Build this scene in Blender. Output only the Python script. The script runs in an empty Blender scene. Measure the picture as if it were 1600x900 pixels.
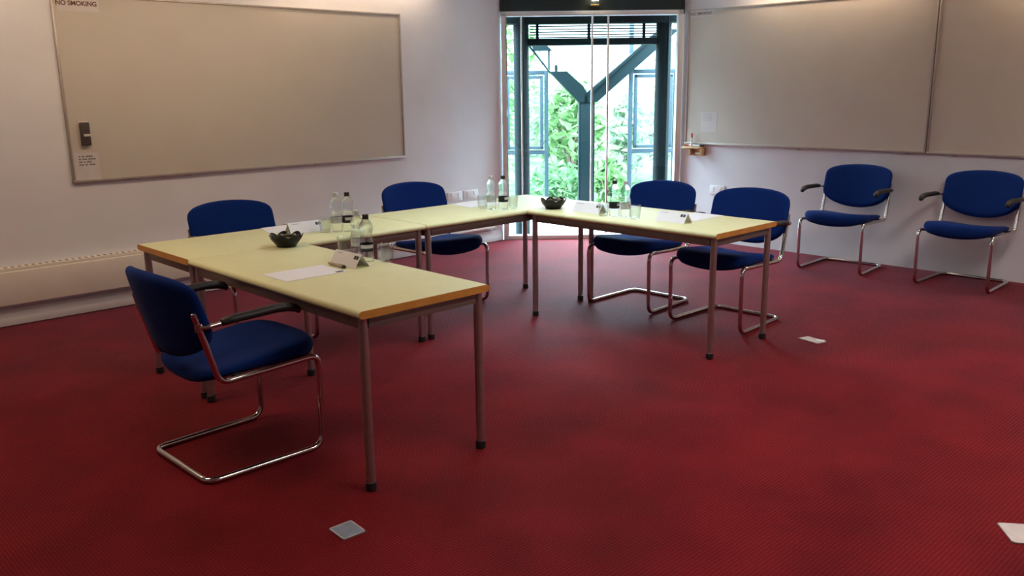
import bpy, bmesh, math, random
from mathutils import Vector, Matrix
PI = math.pi
sc = bpy.context.scene
C = sc.collection
rnd = random.Random(7)

# ------------------------------------------------------------------ materials
def new_mat(name):
    m = bpy.data.materials.new(name); m.use_nodes = True
    nt = m.node_tree; b = nt.nodes['Principled BSDF']
    return m, nt, b
def mat(name, col, rough=.5, metal=0, noise=0, nscale=8, bump=0, bscale=60, sheen=0, spec=None, coat=0, trans=0, ior=None):
    m, nt, b = new_mat(name)
    b.inputs['Base Color'].default_value = (*col, 1)
    b.inputs['Roughness'].default_value = rough
    b.inputs['Metallic'].default_value = metal
    if sheen:
        b.inputs['Sheen Weight'].default_value = sheen
        b.inputs['Sheen Roughness'].default_value = .4
    if spec is not None: b.inputs['Specular IOR Level'].default_value = spec
    if coat: b.inputs['Coat Weight'].default_value = coat
    if trans: b.inputs['Transmission Weight'].default_value = trans
    if ior: b.inputs['IOR'].default_value = ior
    tc = nt.nodes.new('ShaderNodeTexCoord')
    if noise:
        n = nt.nodes.new('ShaderNodeTexNoise'); n.inputs['Scale'].default_value = nscale; n.inputs['Detail'].default_value = 6
        nt.links.new(tc.outputs['Object'], n.inputs['Vector'])
        r = nt.nodes.new('ShaderNodeValToRGB')
        r.color_ramp.elements[0].position = .3; r.color_ramp.elements[1].position = .7
        r.color_ramp.elements[0].color = (*[c*(1-noise) for c in col], 1)
        r.color_ramp.elements[1].color = (*[min(1, c*(1+noise)) for c in col], 1)
        nt.links.new(n.outputs['Fac'], r.inputs['Fac']); nt.links.new(r.outputs['Color'], b.inputs['Base Color'])
    if bump:
        n2 = nt.nodes.new('ShaderNodeTexNoise'); n2.inputs['Scale'].default_value = bscale; n2.inputs['Detail'].default_value = 4
        nt.links.new(tc.outputs['Object'], n2.inputs['Vector'])
        bp = nt.nodes.new('ShaderNodeBump'); bp.inputs['Strength'].default_value = bump; bp.inputs['Distance'].default_value = .003
        nt.links.new(n2.outputs['Fac'], bp.inputs['Height']); nt.links.new(bp.outputs['Normal'], b.inputs['Normal'])
    return m

def carpet_mat():
    m, nt, b = new_mat('red_carpet'); N = nt.nodes; L = nt.links
    tc = N.new('ShaderNodeTexCoord')
    mp = N.new('ShaderNodeMapping'); mp.inputs['Rotation'].default_value = (0, 0, .0)
    L.new(tc.outputs['Object'], mp.inputs['Vector'])
    def wave(d, s):
        w = N.new('ShaderNodeTexWave'); w.bands_direction = d; w.inputs['Scale'].default_value = s
        w.inputs['Distortion'].default_value = 1.5; w.inputs['Detail'].default_value = 2; w.inputs['Detail Scale'].default_value = 3
        L.new(mp.outputs['Vector'], w.inputs['Vector']); return w
    w1 = wave('X', 28); w2 = wave('Y', 22)
    mul = N.new('ShaderNodeMath'); mul.operation = 'MULTIPLY'
    L.new(w1.outputs['Fac'], mul.inputs[0]); L.new(w2.outputs['Fac'], mul.inputs[1])
    n1 = N.new('ShaderNodeTexNoise'); n1.inputs['Scale'].default_value = 130; n1.inputs['Detail'].default_value = 4
    L.new(tc.outputs['Object'], n1.inputs['Vector'])
    n2 = N.new('ShaderNodeTexNoise'); n2.inputs['Scale'].default_value = 2.2; n2.inputs['Detail'].default_value = 6
    L.new(tc.outputs['Object'], n2.inputs['Vector'])
    add = N.new('ShaderNodeMath'); add.operation = 'MULTIPLY_ADD'; add.inputs[1].default_value = .75
    L.new(n1.outputs['Fac'], add.inputs[0]); L.new(mul.outputs[0], add.inputs[2])
    r = N.new('ShaderNodeValToRGB'); r.color_ramp.elements[0].position = .10; r.color_ramp.elements[1].position = 1
    r.color_ramp.elements[0].color = (.105, .006, .0085, 1); r.color_ramp.elements[1].color = (.245, .0135, .0185, 1)
    L.new(add.outputs[0], r.inputs['Fac'])
    mx = N.new('ShaderNodeMix'); mx.data_type = 'RGBA'; mx.blend_type = 'MULTIPLY'; mx.inputs['Factor'].default_value = 1
    r2 = N.new('ShaderNodeValToRGB'); r2.color_ramp.elements[0].position = .3; r2.color_ramp.elements[1].position = .7
    r2.color_ramp.elements[0].color = (.58, .58, .60, 1); r2.color_ramp.elements[1].color = (1, 1, 1, 1)
    L.new(n2.outputs['Fac'], r2.inputs['Fac'])
    L.new(r.outputs['Color'], mx.inputs[6]); L.new(r2.outputs['Color'], mx.inputs[7])
    L.new(mx.outputs[2], b.inputs['Base Color'])
    bp = N.new('ShaderNodeBump'); bp.inputs['Strength'].default_value = .35; bp.inputs['Distance'].default_value = .003
    L.new(add.outputs[0], bp.inputs['Height']); L.new(bp.outputs['Normal'], b.inputs['Normal'])
    b.inputs['Roughness'].default_value = .7
    b.inputs['Specular IOR Level'].default_value = .06; b.inputs['Specular Tint'].default_value = (1, .60, .74, 1)
    b.inputs['Sheen Weight'].default_value = .6; b.inputs['Sheen Roughness'].default_value = .20
    b.inputs['Sheen Tint'].default_value = (.95, .68, .86, 1)
    return m

def glass_mat(name, tint=(.97, 1, 1), refl=.5):
    m = bpy.data.materials.new(name); m.use_nodes = True; nt = m.node_tree; N = nt.nodes; L = nt.links
    N.remove(N['Principled BSDF']); out = N['Material Output']
    t = N.new('ShaderNodeBsdfTransparent'); t.inputs['Color'].default_value = (*tint, 1)
    g = N.new('ShaderNodeBsdfGlossy'); g.inputs['Roughness'].default_value = .01
    f = N.new('ShaderNodeFresnel'); f.inputs['IOR'].default_value = 1.5
    mu = N.new('ShaderNodeMath'); mu.operation = 'MULTIPLY'; mu.inputs[1].default_value = refl
    mx = N.new('ShaderNodeMixShader')
    L.new(f.outputs[0], mu.inputs[0]); L.new(mu.outputs[0], mx.inputs[0]); L.new(t.outputs[0], mx.inputs[1]); L.new(g.outputs[0], mx.inputs[2])
    L.new(mx.outputs[0], out.inputs[0])
    return m
def clear_mat(name, ior=1.3, tint=(1, 1, 1), tr=.45):
    # clear plastic or glassware: part straight transmission, part refraction
    m = bpy.data.materials.new(name); m.use_nodes = True; nt = m.node_tree; N = nt.nodes; L = nt.links
    N.remove(N['Principled BSDF']); out = N['Material Output']
    t = N.new('ShaderNodeBsdfTransparent'); t.inputs['Color'].default_value = (*tint, 1)
    g = N.new('ShaderNodeBsdfGlass'); g.inputs['IOR'].default_value = ior; g.inputs['Roughness'].default_value = .02; g.inputs['Color'].default_value = (*tint, 1)
    mx = N.new('ShaderNodeMixShader'); mx.inputs[0].default_value = 1-tr
    L.new(t.outputs[0], mx.inputs[1]); L.new(g.outputs[0], mx.inputs[2]); L.new(mx.outputs[0], out.inputs[0])
    return m
def thin_glass(name):
    m = bpy.data.materials.new(name); m.use_nodes = True; nt = m.node_tree; N = nt.nodes; L = nt.links
    N.remove(N['Principled BSDF']); out = N['Material Output']
    t = N.new('ShaderNodeBsdfTransparent'); t.inputs['Color'].default_value = (.95, .975, .965, 1)
    g = N.new('ShaderNodeBsdfGlossy'); g.inputs['Roughness'].default_value = .03
    f = N.new('ShaderNodeLayerWeight'); f.inputs['Blend'].default_value = .25
    p = N.new('ShaderNodeMath'); p.operation = 'MULTIPLY_ADD'; p.inputs[1].default_value = .55; p.inputs[2].default_value = .03
    mx = N.new('ShaderNodeMixShader')
    L.new(f.outputs['Facing'], p.inputs[0]); L.new(p.outputs[0], mx.inputs[0]); L.new(t.outputs[0], mx.inputs[1]); L.new(g.outputs[0], mx.inputs[2])
    L.new(mx.outputs[0], out.inputs[0])
    return m
def emit_mat(name, col, s):
    m = bpy.data.materials.new(name); m.use_nodes = True; nt = m.node_tree
    b = nt.nodes['Principled BSDF']; b.inputs['Emission Color'].default_value = (*col, 1); b.inputs['Emission Strength'].default_value = s
    b.inputs['Base Color'].default_value = (*col, 1)
    return m
def wood_mat(name, c0, c1, scale=14):
    m, nt, b = new_mat(name); N = nt.nodes; L = nt.links
    tc = N.new('ShaderNodeTexCoord'); mp = N.new('ShaderNodeMapping'); mp.inputs['Scale'].default_value = (6, 1, 6)
    n = N.new('ShaderNodeTexNoise'); n.inputs['Scale'].default_value = scale; n.inputs['Detail'].default_value = 8; n.inputs['Distortion'].default_value = .8
    r = N.new('ShaderNodeValToRGB'); r.color_ramp.elements[0].position = .3; r.color_ramp.elements[1].position = .7
    r.color_ramp.elements[0].color = (*c0, 1); r.color_ramp.elements[1].color = (*c1, 1)
    L.new(tc.outputs['Object'], mp.inputs['Vector']); L.new(mp.outputs['Vector'], n.inputs['Vector'])
    L.new(n.outputs['Fac'], r.inputs['Fac']); L.new(r.outputs['Color'], b.inputs['Base Color'])
    b.inputs['Roughness'].default_value = .42
    return m
def leaf_mat(name, c0, c1):
    m, nt, b = new_mat(name); N = nt.nodes; L = nt.links
    tc = N.new('ShaderNodeTexCoord'); n = N.new('ShaderNodeTexNoise'); n.inputs['Scale'].default_value = 3.5; n.inputs['Detail'].default_value = 3
    r = N.new('ShaderNodeValToRGB'); r.color_ramp.elements[0].position = .35; r.color_ramp.elements[1].position = .65
    r.color_ramp.elements[0].color = (*c0, 1); r.color_ramp.elements[1].color = (*c1, 1)
    L.new(tc.outputs['Object'], n.inputs['Vector']); L.new(n.outputs['Fac'], r.inputs['Fac'])
    b.inputs['Roughness'].default_value = .7; b.inputs['Specular IOR Level'].default_value = .08
    L.new(r.outputs['Color'], b.inputs['Base Color'])
    tl = N.new('ShaderNodeBsdfTranslucent'); L.new(r.outputs['Color'], tl.inputs['Color'])
    mx = N.new('ShaderNodeMixShader'); mx.inputs[0].default_value = .45
    L.new(b.outputs[0], mx.inputs[1]); L.new(tl.outputs[0], mx.inputs[2]); L.new(mx.outputs[0], N['Material Output'].inputs[0])
    return m

M = dict(
    wall=mat('painted_plaster_wall', (.735, .733, .77), .75, noise=.03, nscale=3, bump=.12, bscale=90),
    ceil=mat('white_ceiling', (.8, .78, .74), .8, noise=.02),
    carpet=carpet_mat(),
    board=mat('matte_grey_board', (.55, .50, .435), .5, noise=.025, nscale=4),
    alu=mat('board_frame_aluminium', (.42, .37, .34), .45, metal=.5, noise=.08, nscale=30),
    white=mat('white_enamel_frame', (.74, .75, .75), .4, noise=.03, nscale=5),
    rad=mat('cream_radiator_enamel', (.72, .66, .58), .4, noise=.03, nscale=4),
    slot=mat('radiator_slot_dark', (.26, .21, .17), .8, noise=.1),
    pipe=mat('pipe_casing_paint', (.54, .49, .50), .4, noise=.05, nscale=6),
    green=mat('dark_green_steel_paint', (.0015, .0068, .0080), .5, noise=.12, nscale=6, spec=.12),
    fascia=mat('dark_green_fascia', (.008, .018, .018), .55, noise=.12, nscale=6),
    bluegrey=mat('blue_grey_window_paint', (.018, .031, .040), .5, noise=.06, nscale=6, spec=.15),
    glass=glass_mat('door_glass', refl=.4),
    outglass=glass_mat('casement_glass', refl=.6),
    lam=mat('cream_yellow_laminate', (.76, .755, .43), .48, noise=.025, nscale=10, spec=.35),
    edge=wood_mat('orange_beech_edge', (.48, .19, .028), (.60, .27, .055)),
    steel=mat('brown_grey_steel_paint', (.20, .155, .14), .38, metal=.45, noise=.08, nscale=20),
    leg=mat('satin_steel_leg', (.42, .35, .335), .3, metal=.85, noise=.06, nscale=25),
    black=mat('black_plastic', (.012, .012, .012), .45, noise=.1, nscale=40),
    chrome=mat('chrome_tube', (.58, .57, .56), .13, metal=1, noise=.04, nscale=30),
    blue=mat('royal_blue_fabric', (.0026, .0225, .15), .85, noise=.22, nscale=260, bump=.35, bscale=420, sheen=.03, spec=.12),
    pad=mat('black_arm_pad', (.010, .010, .011), .5, noise=.1, nscale=60, bump=.1),
    notice=mat('thin_notice_paper', (.60, .56, .55), .7, noise=.02, nscale=20),
    paper=mat('white_paper', (.86, .86, .90), .7, noise=.01, nscale=20),
    ink=mat('black_ink', (.015, .018, .02), .6, noise=.1, nscale=60),
    greyink=mat('grey_print', (.42, .42, .46), .7, noise=.1, nscale=60),
    brownink=mat('dark_red_print', (.13, .045, .03), .7, noise=.1, nscale=60),
    pet=clear_mat('clear_bottle', 1.22, (.95, .975, .97), .60),
    tumbler=thin_glass('clear_tumbler_glass'),
    lblack=mat('black_label', (.012, .016, .018), .4, noise=.1, nscale=50),
    lgrey=mat('pale_grey_label', (.50, .53, .52), .45, noise=.1, nscale=50),
    cgrey=mat('translucent_grey_cap', (.55, .56, .55), .4, noise=.05, nscale=50),
    bowl=mat('black_glazed_bowl', (.006, .006, .007), .30, noise=.1, nscale=20, spec=.3),
    sweet=mat('silver_sweet_wrapper', (.62, .60, .56), .3, metal=.6, noise=.2, nscale=60, bump=.5, bscale=120),
    sweetdark=mat('olive_sweet_wrapper', (.16, .15, .10), .3, metal=.4, noise=.2, nscale=60, bump=.5, bscale=120),
    pen=mat('bronze_pen_barrel', (.42, .37, .26), .3, metal=.5, noise=.1, nscale=60),
    shelfwood=wood_mat('pale_ledge_wood', (.42, .26, .12), (.56, .38, .20)),
    red=mat('red_marker', (.55, .04, .02), .4, noise=.05),
    tape=mat('blue_grey_metal_plate', (.26, .31, .40), .45, metal=.2, noise=.12, nscale=30),
    tape2=mat('pale_grey_plate', (.55, .50, .50), .45, metal=.2, noise=.12, nscale=30),
    socket=mat('white_socket_plastic', (.74, .72, .73), .35, noise=.03),
    eraser=mat('dark_grey_eraser', (.055, .04, .04), .6, noise=.15, nscale=60),
    felt=mat('pale_felt', (.55, .52, .47), .9, noise=.1, nscale=60),
    deck=mat('pale_paving', (.30, .31, .32), .7, noise=.1, nscale=5, bump=.2, bscale=30),
    grass=leaf_mat('bright_grass', (.06, .10, .045), (.14, .18, .12)),
    bark=mat('brown_bark', (.14, .10, .07), .85, noise=.3, nscale=12, bump=.5),
    leaf1=leaf_mat('fresh_green_leaf', (.056, .125, .038), (.12, .20, .085)),
    leaf2=leaf_mat('pale_green_leaf', (.11, .165, .10), (.20, .265, .18)),
    leaf3=leaf_mat('mid_green_leaf', (.045, .11, .042), (.09, .165, .075)),
    goldreflect=mat('golden_reflection', (.62, .45, .16), .3, metal=.8, noise=.05),  # golden lamp reflection put into the colour
    warm=emit_mat('warm_lamp_face', (1, .86, .58), 14),
)

# ------------------------------------------------------------------ mesh helpers
def B(): return bmesh.new()
def box(bm, x0, x1, y0, y1, z0, z1, bev=0, T=None):
    r = bmesh.ops.create_cube(bm, size=1)
    vs = r['verts']
    for v in vs:
        v.co = Vector(((x0+x1)/2+v.co.x*(x1-x0), (y0+y1)/2+v.co.y*(y1-y0), (z0+z1)/2+v.co.z*(z1-z0)))
    if bev:
        es = {e for v in vs for e in v.link_edges}
        r2 = bmesh.ops.bevel(bm, geom=list(es), offset=bev, segments=2, affect='EDGES', profile=.5)
        vs = [v for v in r2['verts']]
        # every vert of the bevelled box
        seen = set(vs); st = list(vs)
        while st:
            v = st.pop()
            for e in v.link_edges:
                o = e.other_vert(v)
                if o not in seen: seen.add(o); st.append(o)
        vs = list(seen)
    if T is not None:
        for v in vs: v.co = T @ v.co
    return vs
def fillet(pts, rads, n=6):
    pts = [Vector(p) for p in pts]; out = [pts[0]]
    for i in range(1, len(pts)-1):
        p, a, b = pts[i], pts[i-1], pts[i+1]; r = rads[i] if hasattr(rads, '__len__') else rads
        da = (a-p).normalized(); db = (b-p).normalized(); ang = da.angle(db)
        if r <= 0 or ang > PI-.02: out.append(p); continue
        t = min(r/math.tan(ang/2), (a-p).length*.49, (b-p).length*.49)
        A = p+da*t; Bp = p+db*t
        for k in range(n+1):
            u = k/n; out.append((1-u)**2*A+2*u*(1-u)*p+u*u*Bp)
    out.append(pts[-1]); return out
def tube(bm, pts, r, seg=12, cap=True, radii=None):
    pts = [Vector(p) for p in pts]; n = len(pts); rings = []; nrm = None
    for i, p in enumerate(pts):
        if i == 0: t = pts[1]-p
        elif i == n-1: t = p-pts[i-1]
        else: t = (pts[i+1]-p).normalized()+(p-pts[i-1]).normalized()
        t.normalize()
        if nrm is None:
            nrm = t.orthogonal().normalized()
        nrm = (nrm-t*nrm.dot(t)).normalized(); bi = t.cross(nrm)
        rr = radii[i] if radii else r
        rings.append([bm.verts.new(p+(nrm*math.cos(2*PI*k/seg)+bi*math.sin(2*PI*k/seg))*rr) for k in range(seg)])
    for a, b in zip(rings, rings[1:]):
        for k in range(seg):
            bm.faces.new((a[k], a[(k+1) % seg], b[(k+1) % seg], b[k]))
    if cap:
        bm.faces.new(rings[0][::-1]); bm.faces.new(rings[-1])
def lathe(bm, prof, seg=24, mod=None, center=(0, 0, 0)):
    cx, cy, cz = center; rings = []
    for i, (r, z) in enumerate(prof):
        if r < 1e-5: rings.append([bm.verts.new((cx, cy, cz+z))]); continue
        ring = []
        for k in range(seg):
            a = 2*PI*k/seg; rr, zz = (r, z) if mod is None else mod(r, z, a, i)
            ring.append(bm.verts.new((cx+rr*math.cos(a), cy+rr*math.sin(a), cz+zz)))
        rings.append(ring)
    for a, b in zip(rings, rings[1:]):
        for k in range(seg):
            if len(a) == 1 and len(b) == 1: continue
            if len(a) == 1: bm.faces.new((a[0], b[(k+1) % seg], b[k]))
            elif len(b) == 1: bm.faces.new((a[k], a[(k+1) % seg], b[0]))
            else: bm.faces.new((a[k], a[(k+1) % seg], b[(k+1) % seg], b[k]))
def poly_prism(bm, pts2, thick, P):
    # pts2: outline (a,b); P(a,b,c) -> Vector, c from 0 to thick
    lo = [bm.verts.new(P(a, b, 0)) for a, b in pts2]; hi = [bm.verts.new(P(a, b, thick)) for a, b in pts2]
    n = len(pts2)
    bm.faces.new(lo[::-1]); bm.faces.new(hi)
    for k in range(n): bm.faces.new((lo[k], lo[(k+1) % n], hi[(k+1) % n], hi[k]))
def obj(name, bm, m, parent=None, smooth=None, angle=40):
    bmesh.ops.recalc_face_normals(bm, faces=bm.faces[:])
    me = bpy.data.meshes.new(name); bm.to_mesh(me); bm.free()
    if smooth is not False:
        for p in me.polygons: p.use_smooth = True
        if hasattr(me, 'set_sharp_from_angle'): me.set_sharp_from_angle(angle=math.radians(angle))
    me.materials.append(M[m] if isinstance(m, str) else m)
    o = bpy.data.objects.new(name, me); C.objects.link(o)
    if parent is not None: o.parent = parent
    return o
def tag(o, label, cat, group=None, kind=None):
    o['label'] = label; o['category'] = cat
    if group: o['group'] = group
    if kind: o['kind'] = kind
    return o
def thing(name, label, cat, loc=(0, 0, 0), rz=0, group=None):
    o = bpy.data.objects.new(name, None); C.objects.link(o); o.empty_display_size = .1
    o.location = loc; o.rotation_euler = (0, 0, rz)
    return tag(o, label, cat, group)
def kids(o): return [c for c in bpy.data.objects if c.parent == o]
def copy_tree(o, parent=None):
    c = o.copy(); C.objects.link(c)
    if parent is not None: c.parent = parent
    for ch in kids(o): copy_tree(ch, c)
    return c
def dup(o, loc, rz, label, group=None):
    c = copy_tree(o); c.location = loc; c.rotation_euler = (0, 0, rz); c['label'] = label
    if group: c['group'] = group
    return c
def struct(name, bm, m, label=None, parent=None, **k):
    o = obj(name, bm, m, parent, **k)
    if parent is None:
        o['kind'] = 'structure'
        if label: o['label'] = label; o['category'] = name.split('_')[0]
    return o
def text_mesh(name, s, size, m, parent, T, bold=0):
    cu = bpy.data.curves.new(name, 'FONT'); cu.body = s; cu.size = size; cu.align_x = 'CENTER'; cu.align_y = 'CENTER'; cu.extrude = .0004; cu.offset = bold
    t = bpy.data.objects.new(name+'_text', cu); C.objects.link(t)
    dg = bpy.context.evaluated_depsgraph_get(); dg.update()
    me = bpy.data.meshes.new_from_object(t.evaluated_get(dg)); bpy.data.objects.remove(t)
    me.transform(T); me.materials.clear(); me.materials.append(M[m])
    o = bpy.data.objects.new(name, me); C.objects.link(o); o.parent = parent
    return o

# ------------------------------------------------------------------ camera (level 1.5 m, about 13 degrees down)
F = 1344.64; yaw, pitch, roll = .8089, -.2268, -.0129
f = Vector((math.cos(pitch)*math.cos(yaw), math.cos(pitch)*math.sin(yaw), math.sin(pitch)))
r0 = Vector((math.sin(yaw), -math.cos(yaw), 0)); u0 = r0.cross(f)
rr = math.cos(roll)*r0+math.sin(roll)*u0; uu = -math.sin(roll)*r0+math.cos(roll)*u0
cam = bpy.data.cameras.new('camera'); co = bpy.data.objects.new('camera', cam); C.objects.link(co)
co.matrix_world = Matrix(((rr.x, uu.x, -f.x, -1.6745), (rr.y, uu.y, -f.y, -4.6518), (rr.z, uu.z, -f.z, 1.4979), (0, 0, 0, 1)))
cam.sensor_width = 36; cam.lens = F/1600*36; cam.clip_start = .05
sc.camera = co

# ------------------------------------------------------------------ room shell
XW, YW, ZC = 5.60, 1.71, 2.50
XB, YB = -4.2, -6.4
LC, RC = Vector((4.283, YW, 0)), Vector((XW, .502, 0))       # ends of the corner doorway
b = B()
fv = [b.verts.new(p) for p in ((XB, YB, 0), (XW, YB, 0), (XW, RC.y, 0), (LC.x, YW, 0), (XB, YW, 0))]
fl = [b.verts.new((v.co.x, v.co.y, -.1)) for v in fv]
b.faces.new(fv); b.faces.new(fl[::-1])
for k in range(5): b.faces.new((fv[k], fl[k], fl[(k+1) % 5], fv[(k+1) % 5]))
struct('floor', b, 'carpet', smooth=False)
b = B()
cv = [b.verts.new(p) for p in ((XB, YB, ZC), (XW+.1, YB, ZC), (XW+.1, RC.y+.1, ZC), (LC.x+.1, YW+.1, ZC), (XB, YW+.1, ZC))]
cu_ = [b.verts.new((v.co.x, v.co.y, ZC+.12)) for v in cv]
b.faces.new(cv); b.faces.new(cu_)
for k in range(5): b.faces.new((cv[k], cu_[k], cu_[(k+1) % 5], cv[(k+1) % 5]))
struct('ceiling', b, 'ceil', smooth=False)
b = B(); box(b, XB, LC.x, YW, YW+.12, 0, ZC); struct('wall_left', b, 'wall', smooth=False)
b = B(); box(b, XW, XW+.12, YB, RC.y, 0, ZC); struct('wall_right', b, 'wall', smooth=False)
b = B(); box(b, XB-.12, XB, YB, YW+.12, 0, ZC); struct('wall_rear', b, 'wall', smooth=False)
b = B(); box(b, XB-.12, XW+.12, YB-.12, YB, 0, ZC); struct('wall_near', b, 'wall', smooth=False)

# doorway frame of reference: s to the right along the doorway, t outward, z up
DM = (LC+RC)/2; DS = (RC-LC).normalized(); DN = Vector((-DS.y, DS.x, 0))
HALF = (RC-LC).length/2
def D(s, t, z): return DM+DS*s+DN*t+Vector((0, 0, z))
TD = Matrix(((DS.x, DN.x, 0, DM.x), (DS.y, DN.y, 0, DM.y), (0, 0, 1, 0), (0, 0, 0, 1)))
def dbox(bm, s0, s1, t0, t1, z0, z1, bev=0): return box(bm, s0, s1, t0, t1, z0, z1, bev, TD)

# fascia over the doorway
b = B(); dbox(b, -HALF-.002, HALF+.002, -.022, .09, 2.232, ZC-.002); dbox(b, HALF-.010, HALF-.001, -.045, -.020, 2.19, 2.30)
struct('trim_1', b, 'fascia', 'dark green fascia board above the glazed corner door', smooth=False)

# white inner door frame with sliding panes
b = B()
dbox(b, -HALF+.006, -HALF+.052, -.042, .05, 0, 2.23, .003); dbox(b, HALF-.058, HALF-.004, -.042, .05, 0, 2.23, .003)
dbox(b, -HALF+.006, HALF-.004, -.042, .05, 2.186, 2.23, .003); dbox(b, -HALF+.006, HALF-.004, -.042, .05, 0, .042, .003)
door = struct('door_1', b, 'white', 'white framed sliding glass door across the room corner')
panes = [(-HALF+.05, -.685, .012), (-.695, .010, .000), (.0, .165, .012), (.155, HALF-.056, .024)]
for i, (s0, s1, t) in enumerate(panes):
    b = B(); dbox(b, s0, s1, t, t+.005, .042, 2.186); g = obj('glass_pane', b, 'glass', door, smooth=False)
for s in (-.690, .004, .160):
    b = B(); dbox(b, s-.008, s+.008, -.004, .036, .042, 2.186, .002); obj('pane_rail', b, 'white', door)
b = B(); dbox(b, -HALF+.052, -HALF+.062, -.012, .03, .042, 1.235); dbox(b, -HALF+.052, -HALF+.062, -.012, .03, 1.30, 2.186)
obj('edge_seal', b, 'slot', door, smooth=False)['label'] = 'dark seal strip inside the left jamb'

# pipe casing and convector along the left wall
b = B()
prof = [(YW-.001, .006), (YW-.044, .006), (YW-.046, .034), (YW-.040, .048), (YW-.018, .112), (YW-.001, .116)]
for x0, x1 in ((XB+.01, 4.235),):
    A0 = [b.verts.new((x0, y, z)) for y, z in prof]; A1 = [b.verts.new((x1, y, z)) for y, z in prof]
    for k in range(len(prof)): b.faces.new((A0[k], A0[(k+1) % 6], A1[(k+1) % 6], A1[k]))
    b.faces.new(A0); b.faces.new(A1[::-1])
struct('baseboard_left', b, 'pipe', 'painted pipe casing at the foot of the left wall')
b = B(); box(b, XB+.3, 4.10, YW-.088, YW-.001, .150, .372, .006)
rad = tag(obj('wall_convector', b, 'rad'), 'long low cream convector heater along the left wall', 'radiator')
b = B(); box(b, XB+.3, 4.10, YW-.070, YW-.001, .372, .395, .002); obj('top_grille', b, 'rad', rad)
b = B()
x = XB+.33
while x < 4.05:
    box(b, x, x+.017, YW-.060, YW-.020, .376, .3965); x += .042
obj('slots', b, 'slot', rad, smooth=False)['label'] = 'row of dark slots along the top of the heater'
b = B(); box(b, 4.10, 4.112, YW-.090, YW-.001, .148, .374, .003); obj('end_cap', b, 'white', rad)
b = B(); tube(b, fillet([(4.13, YW-.04, .126), (4.13, YW-.04, .215), (4.105, YW-.04, .215)], .015), .011); tube(b, [(4.13, YW-.04, .150), (4.13, YW-.04, .185)], .019)
obj('valve', b, 'white', rad)

# ------------------------------------------------------------------ boards
def wboard(name, label, w, h, T, clips=()):
    b = B(); box(b, -w/2+.01, w/2-.01, -h/2+.01, h/2-.01, .002, .018, 0, T)
    o = tag(obj(name, b, 'board', smooth=False), label, 'whiteboard')
    b = B()
    box(b, -w/2, w/2, h/2-.016, h/2, .001, .026, .003, T); box(b, -w/2, w/2, -h/2, -h/2+.020, .001, .028, .003, T)
    box(b, -w/2, -w/2+.016, -h/2, h/2, .001, .026, .003, T); box(b, w/2-.016, w/2, -h/2, h/2, .001, .026, .003, T)
    obj('frame', b, 'alu', o)
    for c in clips:
        b = B(); box(b, c-.02, c+.02, -h/2-.008, -h/2+.006, .001, .026, .002, T); obj('clip', b, 'alu', o)
    return o
def wallT_left(x, z): return Matrix(((1, 0, 0, x), (0, 0, -1, YW), (0, 1, 0, z), (0, 0, 0, 1)))     # local x right, y up, z off the wall
def wallT_right(y, z): return Matrix(((0, 0, -1, XW), (-1, 0, 0, y), (0, 1, 0, z), (0, 0, 0, 1)))
wboard('whiteboard', 'wide grey whiteboard on the left wall above the heater', 2.825, 1.245, wallT_left(1.652, 1.530), (-.6, .5))
wboard('whiteboard', 'grey whiteboard between the corner door and the next board', 2.33, 1.27, wallT_right(-.735, 1.583), (-.75, .05, 1.0))
wboard('whiteboard', 'grey whiteboard cut off by the right picture edge, above the second spare chair', 2.33, 1.27, wallT_right(-3.07, 1.583), (-.95,))
def sheet_on(name, label, cat, w, h, T, off=.0185, m='notice'):
    b = B(); box(b, -w/2, w/2, -h/2, h/2, off, off+.0008, 0, T); return tag(obj(name, b, m, smooth=False), label, cat)
def word_bars(parent, T, x0, y0, lines, hgt, gap, off, m='ink'):
    b = B()
    for i, ws in enumerate(lines):
        x = x0; y = y0-i*gap
        for w in ws:
            n = max(2, int(w/.0048))
            for k in range(n):      # illegible small print: short strokes in word groups
                q = w/n; hh = hgt*(.7+.3*((k*7+i*3) % 3)/2)
                box(b, x+k*q, x+k*q+q*.66, y, y+hh, off, off+.0005, 0, T)
            x += w+.008
    obj('small_print', b, m, parent, smooth=False)
T = wallT_left(.410, 2.088); s = sheet_on('paper_sign', 'white no smoking sign at the top left of the left-hand whiteboard', 'sign', .262, .092, T)
text_mesh('lettering', 'NO SMOKING', .041, 'brownink', s, T @ Matrix.Translation((-.012, .004, .0196)), .0012)
T = wallT_left(.345, 1.017); s = sheet_on('notice', 'small white notice at the bottom left corner of the left-hand whiteboard', 'notice', .165, .185, T)
word_bars(s, T, -.052, .064, [(.012, .02, .045), (.016, .03, .05), (.024, .012, .03), (.03, .02, .04)], .011, .019, .0192)
T = wallT_right(.285, 2.183); s = sheet_on('paper_sign', 'faded no smoking sign at the top of the whiteboard beside the corner door', 'sign', .268, .072, T)
text_mesh('lettering', 'NO SMOKING', .038, 'steel', s, T @ Matrix.Translation((.0, -.004, .0196)), .0008)
T = wallT_right(.160, 1.165); s = sheet_on('notice', 'small white notice on the whiteboard above the marker ledge', 'notice', .180, .185, T)
word_bars(s, T, -.068, .068, [(.02, .03, .04), (.03, .02, .05), (.024, .03, .04), (.03, .02, .03)], .010, .018, .0192, 'greyink')
# eraser
T = wallT_left(.349, 1.243)
b = B(); box(b, -.031, .031, -.082, .072, .026, .052, .006, T); er = tag(obj('board_eraser', b, 'eraser'), 'dark upright eraser stuck on the left-hand whiteboard', 'eraser')
b = B(); box(b, -.029, .029, -.080, .080, .0185, .027, .002, T); obj('felt', b, 'felt', er)
b = B(); box(b, -.014, .032, -.022, -.006, .0515, .0545, .001, T); obj('grip_band', b, 'felt', er)

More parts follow.
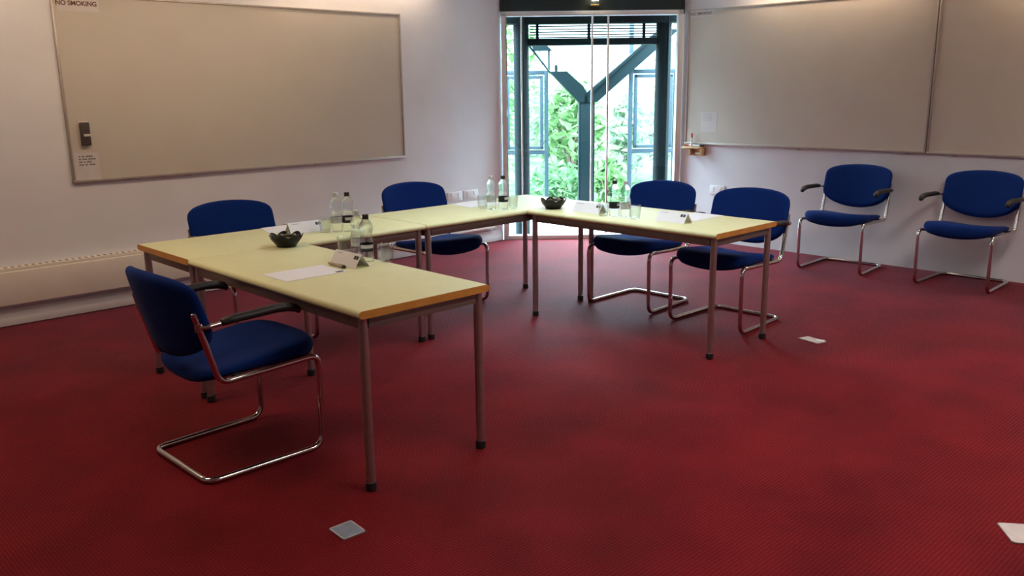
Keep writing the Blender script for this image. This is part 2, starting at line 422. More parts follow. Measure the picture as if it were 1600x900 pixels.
# marker ledge
T = wallT_right(.300, .93)
b = B(); box(b, -.120, .105, -.022, -.004, .001, .085, .003, T); box(b, -.055, .105, -.092, -.022, .001, .016, .002, T)
box(b, .085, .105, -.092, -.022, .001, .070, .003, T); box(b, -.055, -.035, -.092, -.022, .001, .060, .003, T)
ledge = tag(obj('marker_ledge', b, 'shelfwood'), 'small wooden marker ledge on the right wall beside the corner door', 'shelf')
b = B(); box(b, -.005, .065, -.078, -.062, .016, .020, .001, T); obj('plate', b, 'white', ledge)
def marker(label, m, T):
    b = B(); lathe(b, [(0, 0), (.008, 0), (.0085, .004), (.0085, .085), (0, .085)], 12); b.transform(T)
    o = tag(obj('marker_pen', b, 'socket'), label, 'marker pen', 'pens on the marker ledge')
    b = B(); lathe(b, [(0, .085), (.0095, .085), (.0095, .122), (.007, .128), (0, .128)], 12); b.transform(T); obj('cap', b, m, o)
base = Vector((XW-.045, .33, .927))
marker('marker with a red cap standing upright on the wooden ledge', 'red', Matrix.Translation(base+Vector((0, .0, 0))))
marker('red capped marker lying at the left end of the wooden ledge', 'red', Matrix.Translation(base+Vector((.02, -.045, .0095))) @ Matrix.Rotation(-PI/2, 4, 'X'))
marker('black capped marker lying at the right end of the wooden ledge', 'black', Matrix.Translation(base+Vector((.0, -.012, .0095))) @ Matrix.Rotation(PI/2, 4, 'X'))
# sockets
def socket(label, T, w=.165):
    b = B(); box(b, -w/2, w/2, -.043, .043, .001, .011, .003, T); o = tag(obj('wall_socket', b, 'socket'), label, 'socket')
    for s in (-1, 1):
        b = B(); box(b, s*.042-.006, s*.042+.006, .014, .028, .0105, .015, .001, T); obj('switch', b, 'white', o)
        b = B()
        box(b, s*.042-.003, s*.042+.003, -.004, .006, .0105, .0116, 0, T)
        for q in (-1, 1): box(b, s*.042+q*.011-.004, s*.042+q*.011+.004, -.022, -.017, .0105, .0116, 0, T)
        obj('pin_holes', b, 'slot', o, smooth=False)
socket('double wall socket on the left wall, beside the back of the chair', wallT_left(3.645, .500), .185)
socket('double wall socket on the left wall, nearer the corner door', wallT_left(3.845, .503), .195)
socket('double wall socket on the right wall below the marker ledge', wallT_right(.040, .515), .17)

# ------------------------------------------------------------------ tables
TH = .72; TL = 1.452; TW = .638; TT = .030
def edge_profile():
    h = TT; w = TW/2; r = h/2; pts = []
    for k in range(9):
        a = -PI/2+PI*k/8; pts.append((w-r+math.cos(a)*r, TH-r+math.sin(a)*r))
    return pts+[(-y, z) for y, z in pts[::-1]]
def make_table():
    t = thing('meeting_table', '', 'table')
    P = edge_profile()
    b = B(); poly_prism(b, P, TL-.005, lambda a, c, k: Vector((-TL/2+.0025+k, a, c))); obj('tabletop', b, 'lam', t)
    for s in (-1, 1):
        b = B(); poly_prism(b, P, .0025, lambda a, c, k: Vector((s*(TL/2-.0025)+s*k, a, c))); obj('wooden_edge', b, 'edge', t)['label'] = 'orange brown wooden end edge'
    i = .036; zt = TH-TT
    for s in (-1, 1):
        b = B(); box(b, -TL/2+i+.02, TL/2-i-.02, s*(TW/2-i)-.012, s*(TW/2-i)+.012, zt-.046, zt-.002, .002); obj('rail', b, 'steel', t)
        b = B(); box(b, s*(TL/2-i)-.012, s*(TL/2-i)+.012, -TW/2+i+.02, TW/2-i-.02, zt-.046, zt-.002, .002); obj('rail', b, 'steel', t)
    for sx in (-1, 1):
        for sy in (-1, 1):
            x, y = sx*(TL/2-i), sy*(TW/2-i)
            b = B(); lathe(b, [(0, .03), (.0185, .03), (.0185, zt), (0, zt)], 20, center=(x, y, 0)); g = obj('leg', b, 'leg', t)
            b = B(); lathe(b, [(0, .0), (.018, .0), (.0215, .004), (.0215, .034), (.019, .036), (0, .036)], 20, center=(x, y, 0)); obj('foot', b, 'black', g)
    return t
tg = 'tables set in a U shape'
tb = make_table()
tb['label'] = 'cream table nearest the viewer, holding the pen and paper'; tb['group'] = tg
tb.location = (.322, -.640-TL/2, 0); tb.rotation_euler = (0, 0, PI/2)
dup(tb, (.006+TL/2, -TW/2, 0), 0, 'cream table at the far left of the U, its end beside the heater', tg)
dup(tb, (.006+TL+.0008+TL/2, -TW/2, 0), 0, 'cream table running along the left wall up to the corner door', tg)
dup(tb, (2.620, -.640-TL/2, 0), PI/2, 'cream table on the right of the U, with two name cards', tg)

# ------------------------------------------------------------------ chairs
def cushion(bm, fn, rings, seg=48, n=5.0):
    # rings: (scale, side) with side +1 top face .. -1 bottom face ; fn(a, b, s, side) -> Vector
    R = []
    for s, side in rings:
        if s == 0: R.append([bm.verts.new(fn(0, 0, 0, side))]); continue
        ring = []
        for k in range(seg):
            a = 2*PI*k/seg; c, d = math.cos(a), math.sin(a)
            q = (abs(c)**n+abs(d)**n)**(-1/n)
            ring.append(bm.verts.new(fn(c*q*s, d*q*s, s, side)))
        R.append(ring)
    for a, b in zip(R, R[1:]):
        for k in range(seg):
            if len(a) == 1: bm.faces.new((a[0], b[(k+1) % seg], b[k]))
            elif len(b) == 1: bm.faces.new((a[k], a[(k+1) % seg], b[0]))
            else: bm.faces.new((a[k], a[(k+1) % seg], b[(k+1) % seg], b[k]))
RING = [(0, 1), (.25, 1), (.5, 1), (.7, 1), (.84, .98), (.93, .84), (.98, .5), (1, 0), (.98, -.5), (.93, -.84), (.84, -.98), (.7, -1), (.5, -1), (.25, -1), (0, -1)]
def seat_fn(a, b, s, side):
    x = -.225+.262*a; y = .250*b
    x += .020*(1-b*b)*max(0, a)           # bowed front edge
    top = .478+.028*a-.020*(1-b*b)*(1-max(0, a))-.016*max(0, a-.8)*5*.4
    bot = .422-.042*(1-b*b)*(1-.25*a)-.006*max(0, a)
    mid = (top+bot)/2
    return Vector((x, y, mid+(top-mid)*side))
def back_fn(a, b, s, side):
    y = .280*a
    zt = .843-.030*a*a; zb = .488+.085*abs(a)**2.1
    z = zb+(zt-zb)*(b+1)/2
    x = -.500-(z-.50)*.285+.072*a*a
    th = (.029-.006*a*a)*(1-.25*max(0, b))
    return Vector((x+th*side, y, z+side*th*.28))
def make_chair():
    t = thing('cantilever_chair', '', 'chair')
    b = B(); cushion(b, seat_fn, RING); obj('seat', b, 'blue', t, angle=80)
    b = B(); cushion(b, back_fn, RING, 64, 6.5); obj('backrest', b, 'blue', t, angle=80)
    h = [(-.516, .266, .690), (-.440, .270, .410), (.008, .258, .420), (0, .258, .0132), (-.515, .245, .0132)]
    pts = h+[(x, -y, z) for x, y, z in h[::-1]]
    rad = [0, .055, .05, .06, .06, .06, .06, .05, .055, 0]
    b = B(); tube(b, fillet(pts, rad, 8), .0127, 14); fr = obj('frame', b, 'chrome', t)
    for xx in (-.36, -.06):
        b = B(); box(b, xx-.015, xx+.015, -.262, .262, .413, .427, .002); obj('seat_bracket', b, 'black', fr)
    for sy in (-1, 1):
        b = B(); lathe(b, [(0, 0), (.0125, 0), (.0125, .012), (.009, .016), (0, .016)], 14, center=(-.517, sy*.266, .686)); obj('tube_plug', b, 'chrome', fr)
    for sy in (-1, 1):
        pp = [(-.432, .655), (-.425, .657), (-.38, .662), (-.28, .665), (-.20, .668), (-.145, .664), (-.112, .654), (-.097, .642), (-.094, .636)]
        ww = [.010, .019, .023, .024, .024, .024, .022, .017, .008]; hh = [.009, .015, .0175, .0175, .018, .018, .0165, .013, .006]
        b = B(); R = []
        for (x, z), w, hq in zip(pp, ww, hh):
            ring = []
            for k in range(14):
                a = 2*PI*k/14; ring.append(b.verts.new((x+.35*math.sin(a)*.012*(1 if x > -.15 else 0), sy*.302+w*math.cos(a), z+hq*math.sin(a))))
            R.append(ring)
        for p, q in zip(R, R[1:]):
            for k in range(14): b.faces.new((p[k], p[(k+1) % 14], q[(k+1) % 14], q[k]))
        b.faces.new(R[0][::-1]); b.faces.new(R[-1])
        pad = obj('armrest', b, 'pad', t, angle=60)
        b = B(); tube(b, fillet([(-.503, sy*.267, .645), (-.485, sy*.300, .648), (-.40, sy*.302, .655)], .02), .009, 10)
        lathe(b, [(0, -.016), (.0165, -.016), (.0165, .016), (0, .016)], 12, center=(-.503, sy*.267, .645)); obj('arm_bracket', b, 'chrome', pad)
    return t
ch = make_chair(); cg = 'blue cantilever chairs'
ch['label'] = 'blue chrome cantilever armchair nearest the viewer, seen from behind'; ch['group'] = cg
ch.location = (.116, -1.315, 0); ch.rotation_euler = (0, 0, math.radians(1.5))
dup(ch, (.735, -.105, 0), math.radians(-90.5), 'blue armchair behind the far left table, facing the viewer', cg)
dup(ch, (2.135, -.120, 0), math.radians(-92), 'blue armchair between the table along the left wall and the sockets', cg)
dup(ch, (2.862, -.960, 0), math.radians(182), 'blue armchair at the right table, nearer the corner door', cg)
dup(ch, (2.850, -1.672, 0), math.radians(181), 'blue armchair at the right table, behind its orange end edge', cg)
dup(ch, (4.960, -1.447, 0), math.radians(183.5), 'spare blue armchair against the right wall, nearer the door', cg)
dup(ch, (5.000, -2.382, 0), math.radians(180), 'spare blue armchair against the right wall, cut by the right picture edge', cg)

# ------------------------------------------------------------------ things on the tables
Z = TH+.0006
def paper(label, pts, logo=None):
    b = B(); poly_prism(b, pts, .0012, lambda a, c, k: Vector((a, c, Z+k)))
    o = tag(obj('paper_sheet', b, 'paper', smooth=False), label, 'paper', 'sheets of paper on the tables')
    if logo:
        x, y, w, h = logo; b = B(); box(b, x-w/2, x+w/2, y-h/2, y+h/2, Z+.0011, Z+.0017); obj('printed_logo', b, 'ink', o, smooth=False)
    return o
paper('white sheet of paper in front of the nearest chair, beside the pen', [(.080, -1.225), (.080, -1.440), (.378, -1.448), (.378, -1.233)], (.350, -1.425, .035, .020))
paper('white sheet of paper on the far left table, behind the sweet bowl', [(.660, -.235), (.720, -.008), (1.010, -.008), (.955, -.235)])
paper('white sheet of paper in front of the chair by the sockets', [(2.135, -.262), (2.165, -.012), (2.46, -.012), (2.43, -.262)])
paper('white sheet of paper on the right table, behind the right-hand name card', [(2.625, -1.520), (2.625, -1.735), (2.925, -1.735), (2.925, -1.520)])
paper('white sheet of paper on the right table, behind the left name card', [(2.625, -.87), (2.625, -1.09), (2.925, -1.09), (2.925, -.87)])
def tent_card(label, loc, rz, w=.205, h=.060, d=.082, faint=True):
    # front face looks along local -y
    t = thing('name_card', label, 'name card', loc, rz, 'folded name cards')
    th = .0011; b = B()
    outl = [(-d/2, 0), (0, h), (d/2, 0), (d/2-th*1.5, 0), (0, h-th*2), (-d/2+th*1.5, 0)]
    poly_prism(b, outl, w, lambda a, c, k: Vector((-w/2+k, a, c))); obj('card', b, 'paper', t, smooth=False)
    sl = math.hypot(d/2, h); ey = Vector((0, d/2, h))/sl; nn = Vector((0, -h, d/2))/sl
    Tm = Matrix(((1, 0, 0, 0), (0, ey.y, nn.y, -d/2), (0, ey.z, nn.z, 0), (0, 0, 0, 1)))
    b = B(); q = w/2-.026
    box(b, q-.017, q-.002, sl-.030, sl-.013, .0002, .0008, 0, Tm); box(b, q+.001, q+.016, sl-.030, sl-.013, .0002, .0008, 0, Tm)
    obj('printed_logo', b, 'ink', t, smooth=False)
    if faint:
        b = B()
        for k in range(9): box(b, -w/2+.02+k*.0055, -w/2+.0236+k*.0055, sl-.014, sl-.010, .0002, .0006, 0, Tm)
        obj('faint_print', b, 'greyink', t, smooth=False)
    return t
tent_card('folded white name card on the nearest table, beside the pen', (.472, -1.318, Z), -PI/2+.02, w=.205)
tent_card('folded white name card on the far left table, behind the sweet bowl', (.832, -.318, Z), -.06, w=.21)
tent_card('folded white name card on the right table, left of the two bottles', (2.505, -1.005, Z), -PI/2, w=.225)
tent_card('folded white name card on the right table, right of the two bottles', (2.525, -1.648, Z), -PI/2, w=.205)
# pen
t = thing('ballpoint_pen', 'bronze ballpoint pen lying between the paper and the name card', 'pen', (.405, -1.315, Z+.0077), -PI/2)
b = B(); tube(b, [(-.07, 0, 0), (-.055, 0, 0), (.05, 0, 0), (.052, 0, 0)], .0055, 12, radii=[.003, .0062, .0072, .0072]); obj('barrel', b, 'pen', t)
b = B(); tube(b, [(.052, 0, 0), (.068, 0, 0), (.070, 0, 0)], .0062, 12, radii=[.0075, .0075, .005]); obj('cap', b, 'black', t)
b = B(); box(b, .018, .060, -.0014, .0014, .0066, .0092); obj('clip', b, 'pen', t, smooth=False)
# bottles
def make_bottle(kind):
    t = thing('water_bottle', '', 'bottle')
    pr = [(0, .003), (.018, .002), (.029, 0), (.032, .006), (.0325, .012), (.0325, .040), (.0318, .048), (.0318, .088), (.0325, .095), (.031, .104), (.0275, .118), (.0265, .128), (.0285, .140), (.0315, .152), (.0320, .163), (.030, .174), (.024, .186), (.016, .197), (.0128, .202), (.0128, .210), (0, .210)]
    b = B(); lathe(b, pr, 28); body = obj('bottle_body', b, 'pet', t, angle=60)
    b = B(); lathe(b, [(.0320, .050), (.0327, .050), (.0327, .086), (.0320, .086)], 28)
    lb = obj('label_band', b, 'lblack' if kind else 'lgrey', t)
    b = B()   # pale panel with strokes of print on the front of the label
    for k in range(-4, 5):
        a0 = 2*PI*k/28-PI*.72; a1 = a0+2*PI/28
        for r0_, z0, z1 in ((.0331, .066, .082),):
            v = [b.verts.new((r0_*math.cos(a), r0_*math.sin(a), z)) for a, z in ((a0, z0), (a1, z0), (a1, z1), (a0, z1))]; b.faces.new(v)
    obj('label_print', b, 'cgrey' if kind else 'greyink', lb)
    b = B(); lathe(b, [(0, .208), (.0145, .200), (.0150, .202), (.0150, .220), (.0140, .222), (0, .222)], 20); obj('cap', b, 'black' if kind else 'cgrey', t)
    b = B(); lathe(b, [(.013, .195), (.0155, .195), (.0155, .198), (.013, .198)], 20); obj('neck_ring', b, 'pet', t)
    return t
spots = [((.572, -1.318), (.624, -1.165), 'on the nearest table'), ((1.018, -.482), (.962, -.452), 'on the far left table'),
         ((2.230, -.486), (2.180, -.424), 'on the table along the left wall'), ((2.470, -1.240), (2.490, -1.312), 'on the right table')]
bg = 'water bottles in pairs on the tables'; pb = pw = None
for (k, g, w) in spots:
    la = 'clear bottle with black cap and black label '+w; lb_ = 'clear bottle with grey cap and grey label '+w
    if pb is None:
        pb = make_bottle(1); pb['label'] = la; pb['group'] = bg; pb.location = (*k, Z)
        pw = make_bottle(0); pw['label'] = lb_; pw['group'] = bg; pw.location = (*g, Z)
    else:
        dup(pb, (*k, Z), .5*k[0], la, bg); dup(pw, (*g, Z), .4*k[0], lb_, bg)
# tumblers
def make_tumbler():
    b = B(); lathe(b, [(0, .001), (.026, 0), (.029, .003), (.033, .04), (.0355, .085), (.0350, .0865), (.0338, .085), (.0312, .04), (.027, .012), (0, .010)], 28)
    return obj('glass_tumbler', b, 'tumbler', angle=70)
gl = [((.632, -1.388), 'clear glass tumbler on the nearest table, right of the bottles'), ((.606, -1.075), 'clear glass tumbler on the nearest table, left of the bottles'),
      ((.905, -.418), 'clear glass tumbler between name card and bottles on the far left table'), ((2.170, -.345), 'clear glass tumbler left of the bottles by the left wall sockets'),
      ((2.305, -.500), 'clear glass tumbler right of the bottles, near the corner of the U'), ((2.432, -1.185), 'clear glass tumbler left of the bottles on the right table'),
      ((2.455, -1.415), 'clear glass tumbler right of the bottles on the right table')]
g0 = None
for (x, y), l in gl:
    o = g0.copy() if g0 else make_tumbler()
    if g0: C.objects.link(o)
    else: g0 = o
    o.location = (x, y, Z); tag(o, l, 'glass', 'glass tumblers on the tables')
# sweet bowls
def bowl_mod(r, z, a, i):
    k = min(1, max(0, (z-.02)/.035))
    c = abs(math.cos(3.5*a))**.8
    return r*(1-.10*k*(1-c)), z-.020*k*(1-c)*(1 if z > .02 else 0)
def make_bowl():
    b = B()
    lathe(b, [(0, .002), (.040, .001), (.050, 0), (.052, .006), (.056, .014), (.070, .030), (.083, .050), (.089, .066), (.0875, .0675), (.081, .052), (.067, .033), (.050, .017), (0, .013)], 84, bowl_mod)
    return obj('sweet_bowl', b, 'bowl', angle=50)
bw = make_bowl(); bw.location = (.520, -.665, Z); bw.rotation_euler.z = .3
tag(bw, 'black petal shaped bowl of sweets on the nearest table', 'bowl', 'black sweet bowls')
b2 = bw.copy(); C.objects.link(b2); b2.location = (2.475, -.712, Z); b2.rotation_euler.z = .1
tag(b2, 'black petal shaped bowl of sweets at the corner of the U by the door', 'bowl', 'black sweet bowls')
def make_sweet():
    b = B(); tube(b, [(-.022, 0, 0), (-.013, 0, 0), (-.011, 0, 0), (-.004, 0, 0), (.004, 0, 0), (.011, 0, 0), (.013, 0, 0), (.022, 0, 0)], .01, 12, radii=[.010, .003, .006, .0105, .0105, .006, .003, .010])
    return obj('wrapped_sweet', b, 'sweet', angle=60)
s0 = None
def sweets(cx, cy, lst, where):
    global s0
    for dx, dy, dz, rz, ry, m, how in lst:
        if s0 is None: o = s0 = make_sweet()
        else: o = s0.copy(); C.objects.link(o)
        if m == 'sweetdark':
            o.data = o.data.copy(); o.data.materials[0] = M[m]
        o.location = (cx+dx, cy+dy, Z+dz+.010); o.rotation_euler = (0, ry, rz)
        tag(o, f'{how} {where}', 'sweet', 'wrapped sweets in the bowls')
LST = [(-.020, .012, .046, .4, .2, 'sweetdark', 'olive wrapped sweet at the left of the bowl'), (.008, -.012, .050, 1.3, -.3, 'sweet', 'silver wrapped sweet in the middle of the bowl'),
       (.032, -.022, .046, -.6, .3, 'sweet', 'silver wrapped sweet at the right of the bowl'), (-.010, -.032, .034, 2.2, .1, 'sweetdark', 'olive wrapped sweet low at the front of the bowl'), (.018, .026, .040, .9, -.2, 'sweetdark', 'olive wrapped sweet at the back of the bowl')]
sweets(.520, -.665, LST, 'on the nearest table')
sweets(2.475, -.712, [(a, c, d, e+.7, g, 'sweet', h.replace('olive', 'silver')) for a, c, d, e, g, _, h in LST[:4]], 'at the corner of the U')

# ------------------------------------------------------------------ floor plates
def plate(label, pts, m, flap=None):
    b = B(); poly_prism(b, pts, .004, lambda a, c, k: Vector((a, c, .0005+k))); o = tag(obj('floor_plate', b, m, smooth=False), label, 'floor plate', 'floor plates in the carpet')
    cx = sum(p[0] for p in pts)/len(pts); cy = sum(p[1] for p in pts)/len(pts)
    b = B()
    for (a, c), (d, e) in zip(pts, pts[1:]+pts[:1]):
        A, E = Vector((a, c, 0)), Vector((d, e, 0)); q = (Vector((cx, cy, 0))-(A+E)/2).normalized()*.006
        v = [b.verts.new(p+Vector((0, 0, .0052))) for p in (A, E, E+q, A+q)]; b.faces.new(v)
        w = [b.verts.new(p+Vector((0, 0, .0042))) for p in (A, E, E+q, A+q)]; b.faces.new(w[::-1])
        for k in range(4): b.faces.new((v[k], v[(k+1) % 4], w[(k+1) % 4], w[k]))
    obj('rim', b, 'tape2', o, smooth=False)
    if flap:
        b = B(); x, y, w, h, a = flap; box(b, -w/2, w/2, -h/2, h/2, .0044, .0072, .001, Matrix.Translation((x, y, 0)) @ Matrix.Rotation(a, 4, 'Z')); obj('flap', b, 'white', o)
    return o
plate('blue grey square floor plate in front of the nearest table', [(-.247, -2.207), (-.252, -2.310), (-.162, -2.314), (-.156, -2.211)], 'tape')
plate('dull metal floor plate beside the right table, in front of the spare chairs', [(3.048, -2.216), (3.020, -2.352), (3.092, -2.376), (3.124, -2.240)], 'tape2', (3.085, -2.338, .035, .05, .2))
plate('pale grey floor plate at the right picture edge', [(1.322, -3.915), (1.430, -3.832), (1.512, -3.938), (1.404, -4.021)], 'tape2')

# ------------------------------------------------------------------ lamp over the door
t = thing('spot_lamp', 'small lit lamp on the dark green fascia over the door', 'lamp', D(.020, -.0225, 2.35), math.atan2(DS.y, DS.x))
b = B(); box(b, -.035, .035, -.05, 0, .0, .06, .006); obj('housing', b, 'black', t)
b = B(); box(b, -.040, .040, -.030, 0, -.080, -.062, .003); obj('reflection_strip', b, 'goldreflect', t)  # gold bar stands in for the lamp's reflection on the fascia
b = B(); box(b, -.030, .030, -.056, -.049, -.036, .048, .002); obj('lamp_face', b, 'warm', t)

# ------------------------------------------------------------------ outside the door
def dgreen(name, label, cat, fn, m='green', group=None, **k):
    b = B(); fn(b); return tag(obj(name, b, m, **k), label, cat, group)
for s, l in ((-.685, 'round dark green steel column outside the left of the glass door'), (.752, 'round dark green steel column outside the right of the glass door')):
    b = B(); lathe(b, [(0, 0), (.078, 0), (.078, 2.45), (0, 2.45)], 28); b.transform(Matrix.Translation(D(s, .25, -.02)))
    c = tag(obj('steel_column', b, 'green'), l, 'column', 'steel columns outside the door')
    b = B(); tube(b, [D(s+.03, .165, .0), D(s+.03, .165, 2.2)], .009, 10); obj('cable_conduit', b, 'green', c)
dgreen('steel_beam', 'dark green beam across the top outside the glass door', 'beam', lambda b: dbox(b, -.95, .95, .16, .34, 2.128, 2.46, .004))
lt = thing('louvre_blind', 'slatted clerestory strip between the two dark beams outside the door', 'louvre', D(0, .25, 1.98), math.atan2(DS.y, DS.x))
for k in range(5):
    b = B(); box(b, -.60, .67, -.02, .02, .014+k*.027, .023+k*.027); obj('slat', b, 'green', lt, smooth=False)
for s in (-.52, .0, .555):
    b = B(); box(b, s-.015, s+.015, .022, .036, -.005, .15); obj('upright', b, 'bluegrey', lt, smooth=False)
dgreen('steel_beam', 'dark green transom beam below the slatted strip outside the door', 'beam', lambda b: dbox(b, -.61, .68, .20, .30, 1.922, 1.988, .003))
# Y-shaped strut
TY = 1.30
yt = thing('steel_strut', 'dark green Y-shaped steel strut standing outside the door', 'strut', D(.092, TY, 0), math.atan2(DS.y, DS.x))
b = B(); box(b, -.088, .088, -.05, -.035, -.05, 1.44, .002); box(b, -.088, -.074, -.05, .10, -.05, 1.44, .002); box(b, .074, .088, -.05, .10, -.05, 1.44, .002); box(b, -.02, .02, -.03, .06, -.05, 1.46, .002)
obj('post', b, 'green', yt)
def arm(pts, name='arm', t0=-.06, t1=.10):
    b = B(); poly_prism(b, pts, t1-t0, lambda a, c, k: Vector((a-.092, t0+k, c)))
    o = obj(name, b, 'green', yt, smooth=False)
    return o
arm([(.182, 1.345), (.205, 1.345), (1.12, 2.13), (.90, 2.13), (.182, 1.535), (.06, 1.43), (.06, 1.345)])
arm([(.150, 1.455), (1.01, 2.205), (.97, 2.205), (.120, 1.47)], 'flange', -.085, -.06)
arm([(.0, 1.345), (.10, 1.345), (.10, 1.43), (.045, 1.525), (-.140, 1.688), (-.335, 1.688)])  # left arm cut short, the gap above it imitates white glare
arm([(-.56, 2.025), (-.42, 2.025), (-.302, 1.915), (-.50, 1.915)], 'arm_upper_end', -.06, .06)  # upper end of the same left arm, beyond the glare gap
b = B(); tube(b, [(-.575-.092, 0, 1.99), (-.33-.092, 0, 1.685)], .012, 8); obj('arm_edge_rod', b, 'green', yt)  # thin rod for the arm's lower edge along the glare gap
b = B(); tube(b, [(-.335-.092, .05, 1.92), (-.335-.092, .05, 1.70)], .011, 8); tube(b, [(-.255-.092, .02, 1.685), (-.255-.092, .02, 1.76)], .016, 8); obj('bolt_stub', b, 'green', yt)
# casement windows of the porch
def casement(label, s0, s1, flip):
    t = thing('porch_window', label, 'window', D((s0+s1)/2, TY+.08, 0), math.atan2(DS.y, DS.x), 'porch windows outside the door')
    w = (s1-s0)/2
    b = B()
    for s in (-1, 1): box(b, s*w-.022, s*w+.022, -.03, .03, -.05, 2.2 if s*flip > 0 else 1.70, .003)
    for z in (1.680, .783, .05): box(b, -w, w, -.028, .028, z-.024, z+.024, .003)
    fr = obj('outer_frame', b, 'bluegrey', t)
    b = B()
    for s in (-1, 1): box(b, s*(w-.055)-.018, s*(w-.055)+.018, -.045, .0, .82, 1.645, .003)
    for z in (.838, 1.628): box(b, -w+.04, w-.04, -.045, .0, z-.018, z+.018, .003)
    obj('sash', b, 'bluegrey', t)
    b = B(); box(b, -w+.05, w-.05, -.024, -.019, .83, 1.64); obj('upper_pane', b, 'outglass', t, smooth=False)
    b = B(); box(b, -w+.02, w-.02, -.003, .003, .07, .77); obj('lower_pane', b, 'outglass', t, smooth=False)
casement('blue grey casement window outside, left of the Y-shaped strut', -.86, -.365, -1)
casement('blue grey casement window outside, right of the Y-shaped strut', .605, 1.12, -1)
b = B(); dbox(b, -3.5, 3.5, .055, 2.1, -.14, -.02); struct('terrace', b, 'deck', 'pale paving outside the corner door', smooth=False)
b = B()
gx = 26; gy = 16; V = {}
for i in range(gx+1):
    for j in range(gy+1):
        s = -13+26*i/gx; t_ = 2.1+14*j/gy
        V[i, j] = b.verts.new(D(s, t_, -.10+.05*(t_-2.1)+.08*math.sin(s*1.3+t_)))
for i in range(gx):
    for j in range(gy): b.faces.new((V[i, j], V[i+1, j], V[i+1, j+1], V[i, j+1]))
bmesh.ops.solidify(b, geom=b.faces[:], thickness=.05)
o = struct('garden_ground', b, 'grass', 'bright sunlit grass bank beyond the paving')

def bush(name, label, cat, s, t, h, rx, m, n, lsz, group=None, trunk=True, z0=-.05, thin=1.0):
    base = D(s, t, z0)
    th = thing(name, label, cat, base, rnd.uniform(0, 6), group)
    bm = B()
    for k in range(n):
        # points in a lumpy ellipsoid, denser at its surface
        while True:
            p = Vector((rnd.uniform(-1, 1), rnd.uniform(-1, 1), rnd.uniform(-1, 1)))
            if .25 < p.length < 1: break
        p = p*(.7+.3*p.length)*(1+.22*math.sin(5*p.x+3*p.z)*math.cos(4*p.y))
        c = Vector((p.x*rx, p.y*rx, h*.52+p.z*h*.5))
        if c.z < .05: c.z = .05+rnd.random()*.2
        L = lsz*rnd.uniform(.6, 1.35); W = L*rnd.uniform(.32, .5)
        d = Vector((rnd.uniform(-1, 1), rnd.uniform(-1, 1), rnd.uniform(-.9, .5))).normalized()
        sd = d.orthogonal().normalized(); sd.rotate(Matrix.Rotation(rnd.uniform(0, 6.28), 3, d)); up = d.cross(sd)
        v = [bm.verts.new(c-d*L*.5), bm.verts.new(c-d*L*.1+sd*W*.5+up*W*.15), bm.verts.new(c+d*L*.5-up*L*.08), bm.verts.new(c-d*L*.1-sd*W*.5+up*W*.15)]
        bm.faces.new((v[0], v[1], v[2])); bm.faces.new((v[0], v[2], v[3]))
    me = bpy.data.meshes.new('foliage'); bm.to_mesh(me); bm.free(); me.materials.append(M[m])
    fo = bpy.data.objects.new('foliage', me); C.objects.link(fo); fo.parent = th
    b = B()
    for k in range(5):
        a = k*1.26; e = Vector((rx*.55*math.cos(a), rx*.55*math.sin(a), h*(.55+.08*k)))
        tube(b, [(0, 0, 0), (e.x*.25, e.y*.25, e.z*.45), e], .03, 7, radii=[.04*h/2+.01, .025*h/2+.006, .006])
    obj('stems', b, 'bark', th)
    return th
gg = 'plants in the garden outside the door'
bush('leafy_tree', 'leafy green tree outside, behind the left porch window', 'tree', -1.10, 4.4, 4.2, .78, 'leaf1', 2300, .16, gg)
bush('leafy_shrub', 'green shrub with large leaves, left of the post of the Y-shaped strut', 'shrub', .22, 4.6, 1.75, .50, 'leaf1', 560, .24, gg)
bush('leafy_shrub', 'low green shrub outside at the foot of the Y-shaped strut', 'shrub', -.10, 2.9, .60, .42, 'leaf3', 330, .15, gg)
bush('leafy_shrub', 'pale green shrub outside, right of the post of the Y-shaped strut', 'shrub', 1.10, 4.9, 1.5, .32, 'leaf2', 380, .22, gg)
bush('leafy_shrub', 'low green shrub outside, just right of the post of the Y-shaped strut', 'shrub', .58, 2.9, .72, .26, 'leaf1', 200, .17, gg)
bush('feathery_tree', 'pale feathery tree outside, behind the right porch window', 'tree', 2.15, 4.8, 2.9, .66, 'leaf2', 1200, .15, gg)
bush('leafy_shrub', 'mid green shrub far outside, behind the large leaved shrub', 'shrub', .30, 8.2, 1.9, .85, 'leaf2', 900, .22, gg)
bush('leafy_shrub', 'pale hedge shrub far outside behind the right side of the strut', 'shrub', 2.35, 8.8, 1.6, 1.0, 'leaf2', 700, .24, gg)

# ------------------------------------------------------------------ light
w = bpy.data.worlds.new('sky'); sc.world = w; w.use_nodes = True
bgn = w.node_tree.nodes['Background']; bgn.inputs[0].default_value = (.64, .86, 1, 1)
# overcast sky: pale at the horizon, much brighter towards the zenith
wt = w.node_tree; tcw = wt.nodes.new('ShaderNodeTexCoord'); sx = wt.nodes.new('ShaderNodeSeparateXYZ'); mr = wt.nodes.new('ShaderNodeMapRange')
mr.interpolation_type = 'SMOOTHSTEP'
mr.inputs['From Min'].default_value = .10; mr.inputs['From Max'].default_value = .60; mr.inputs['To Min'].default_value = 4.5; mr.inputs['To Max'].default_value = 62
wt.links.new(tcw.outputs['Generated'], sx.inputs[0]); wt.links.new(sx.outputs['Z'], mr.inputs['Value']); wt.links.new(mr.outputs[0], bgn.inputs[1])
def sun(d, e, col):
    l = bpy.data.lights.new('sun', 'SUN'); l.energy = e; l.angle = .12; l.color = col
    o = bpy.data.objects.new('sun', l); C.objects.link(o); o.rotation_euler = Vector(d).to_track_quat('-Z', 'Y').to_euler()
sun(DN*.25+DS*.8+Vector((0, 0, -1.0)), 5.0, (1, .97, .9))
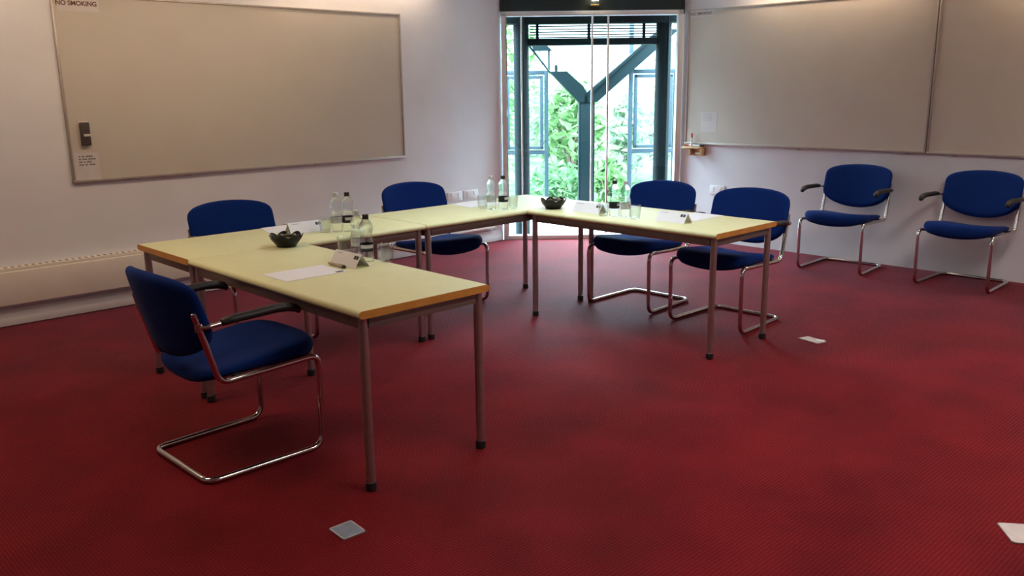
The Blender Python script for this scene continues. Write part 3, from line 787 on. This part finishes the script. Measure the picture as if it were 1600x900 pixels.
def area(name, loc, sx, sy, e, col, direction=(0, 0, -1), spread=2.75):
    l = bpy.data.lights.new(name, 'AREA'); l.shape = 'RECTANGLE'; l.size = sx; l.size_y = sy; l.energy = e; l.color = col; l.spread = spread
    o = bpy.data.objects.new(name, l); C.objects.link(o); o.location = loc; o.rotation_euler = Vector(direction).to_track_quat('-Z', 'Y').to_euler()
    return o
def spot(name, loc, target, e, col, ang=100, blend=.8, rad=.05):
    l = bpy.data.lights.new(name, 'SPOT'); l.energy = e; l.color = col; l.spot_size = math.radians(ang); l.spot_blend = blend; l.shadow_soft_size = rad
    o = bpy.data.objects.new(name, l); C.objects.link(o); o.location = loc; o.rotation_euler = (Vector(target)-Vector(loc)).to_track_quat('-Z', 'Y').to_euler()
p = area('door_daylight_portal', D(0, .12, 1.1), 1.7, 2.15, 1, (1, 1, 1), -DN); p.data.cycles.is_portal = True
WARM = (1, .74, .50); NEUT = (1, .90, .82)
area('ceiling_panel_right', (3.2, -3.9, ZC-.02), 1.2, .6, 30, NEUT)
area('ceiling_panel_centre', (2.0, -1.15, ZC-.02), .6, .9, 14, (.80, .92, 1), spread=math.radians(118))
area('ceiling_panel_left', (-1.2, -.6, ZC-.02), 1.2, .6, 18, WARM)
area('added_wall_fill', (.9, .35, ZC-.02), 2.6, .12, 11, WARM, (0, .9, -.55), math.radians(120))  # unseen fill light, added to brighten the left wall more than the floor
area('ceiling_panel_near', (.9, -3.7, ZC-.02), 1.2, .6, 24, NEUT)
for x, e in ((-.75, 6), (2.60, 6)): area('wall_strip_lamp', (x, YW-.13, ZC-.02), 1.6, .09, e, WARM, spread=PI)
for y, e in ((-1.0, 7), (-3.1, 8.5)): area('wall_strip_lamp', (XW-.13, y, ZC-.02), .09, 1.5, e*1.25, WARM, spread=PI)
spot('door_spot', D(.020, -.10, 2.42), D(.02, -.03, 2.0), 3.0, (1, .76, .38), 100, .9, .02)

# ------------------------------------------------------------------ view
vs = sc.view_settings; vs.view_transform = 'Standard'; vs.look = 'None'; vs.exposure = .15; vs.gamma = 1; vs.use_curve_mapping = False
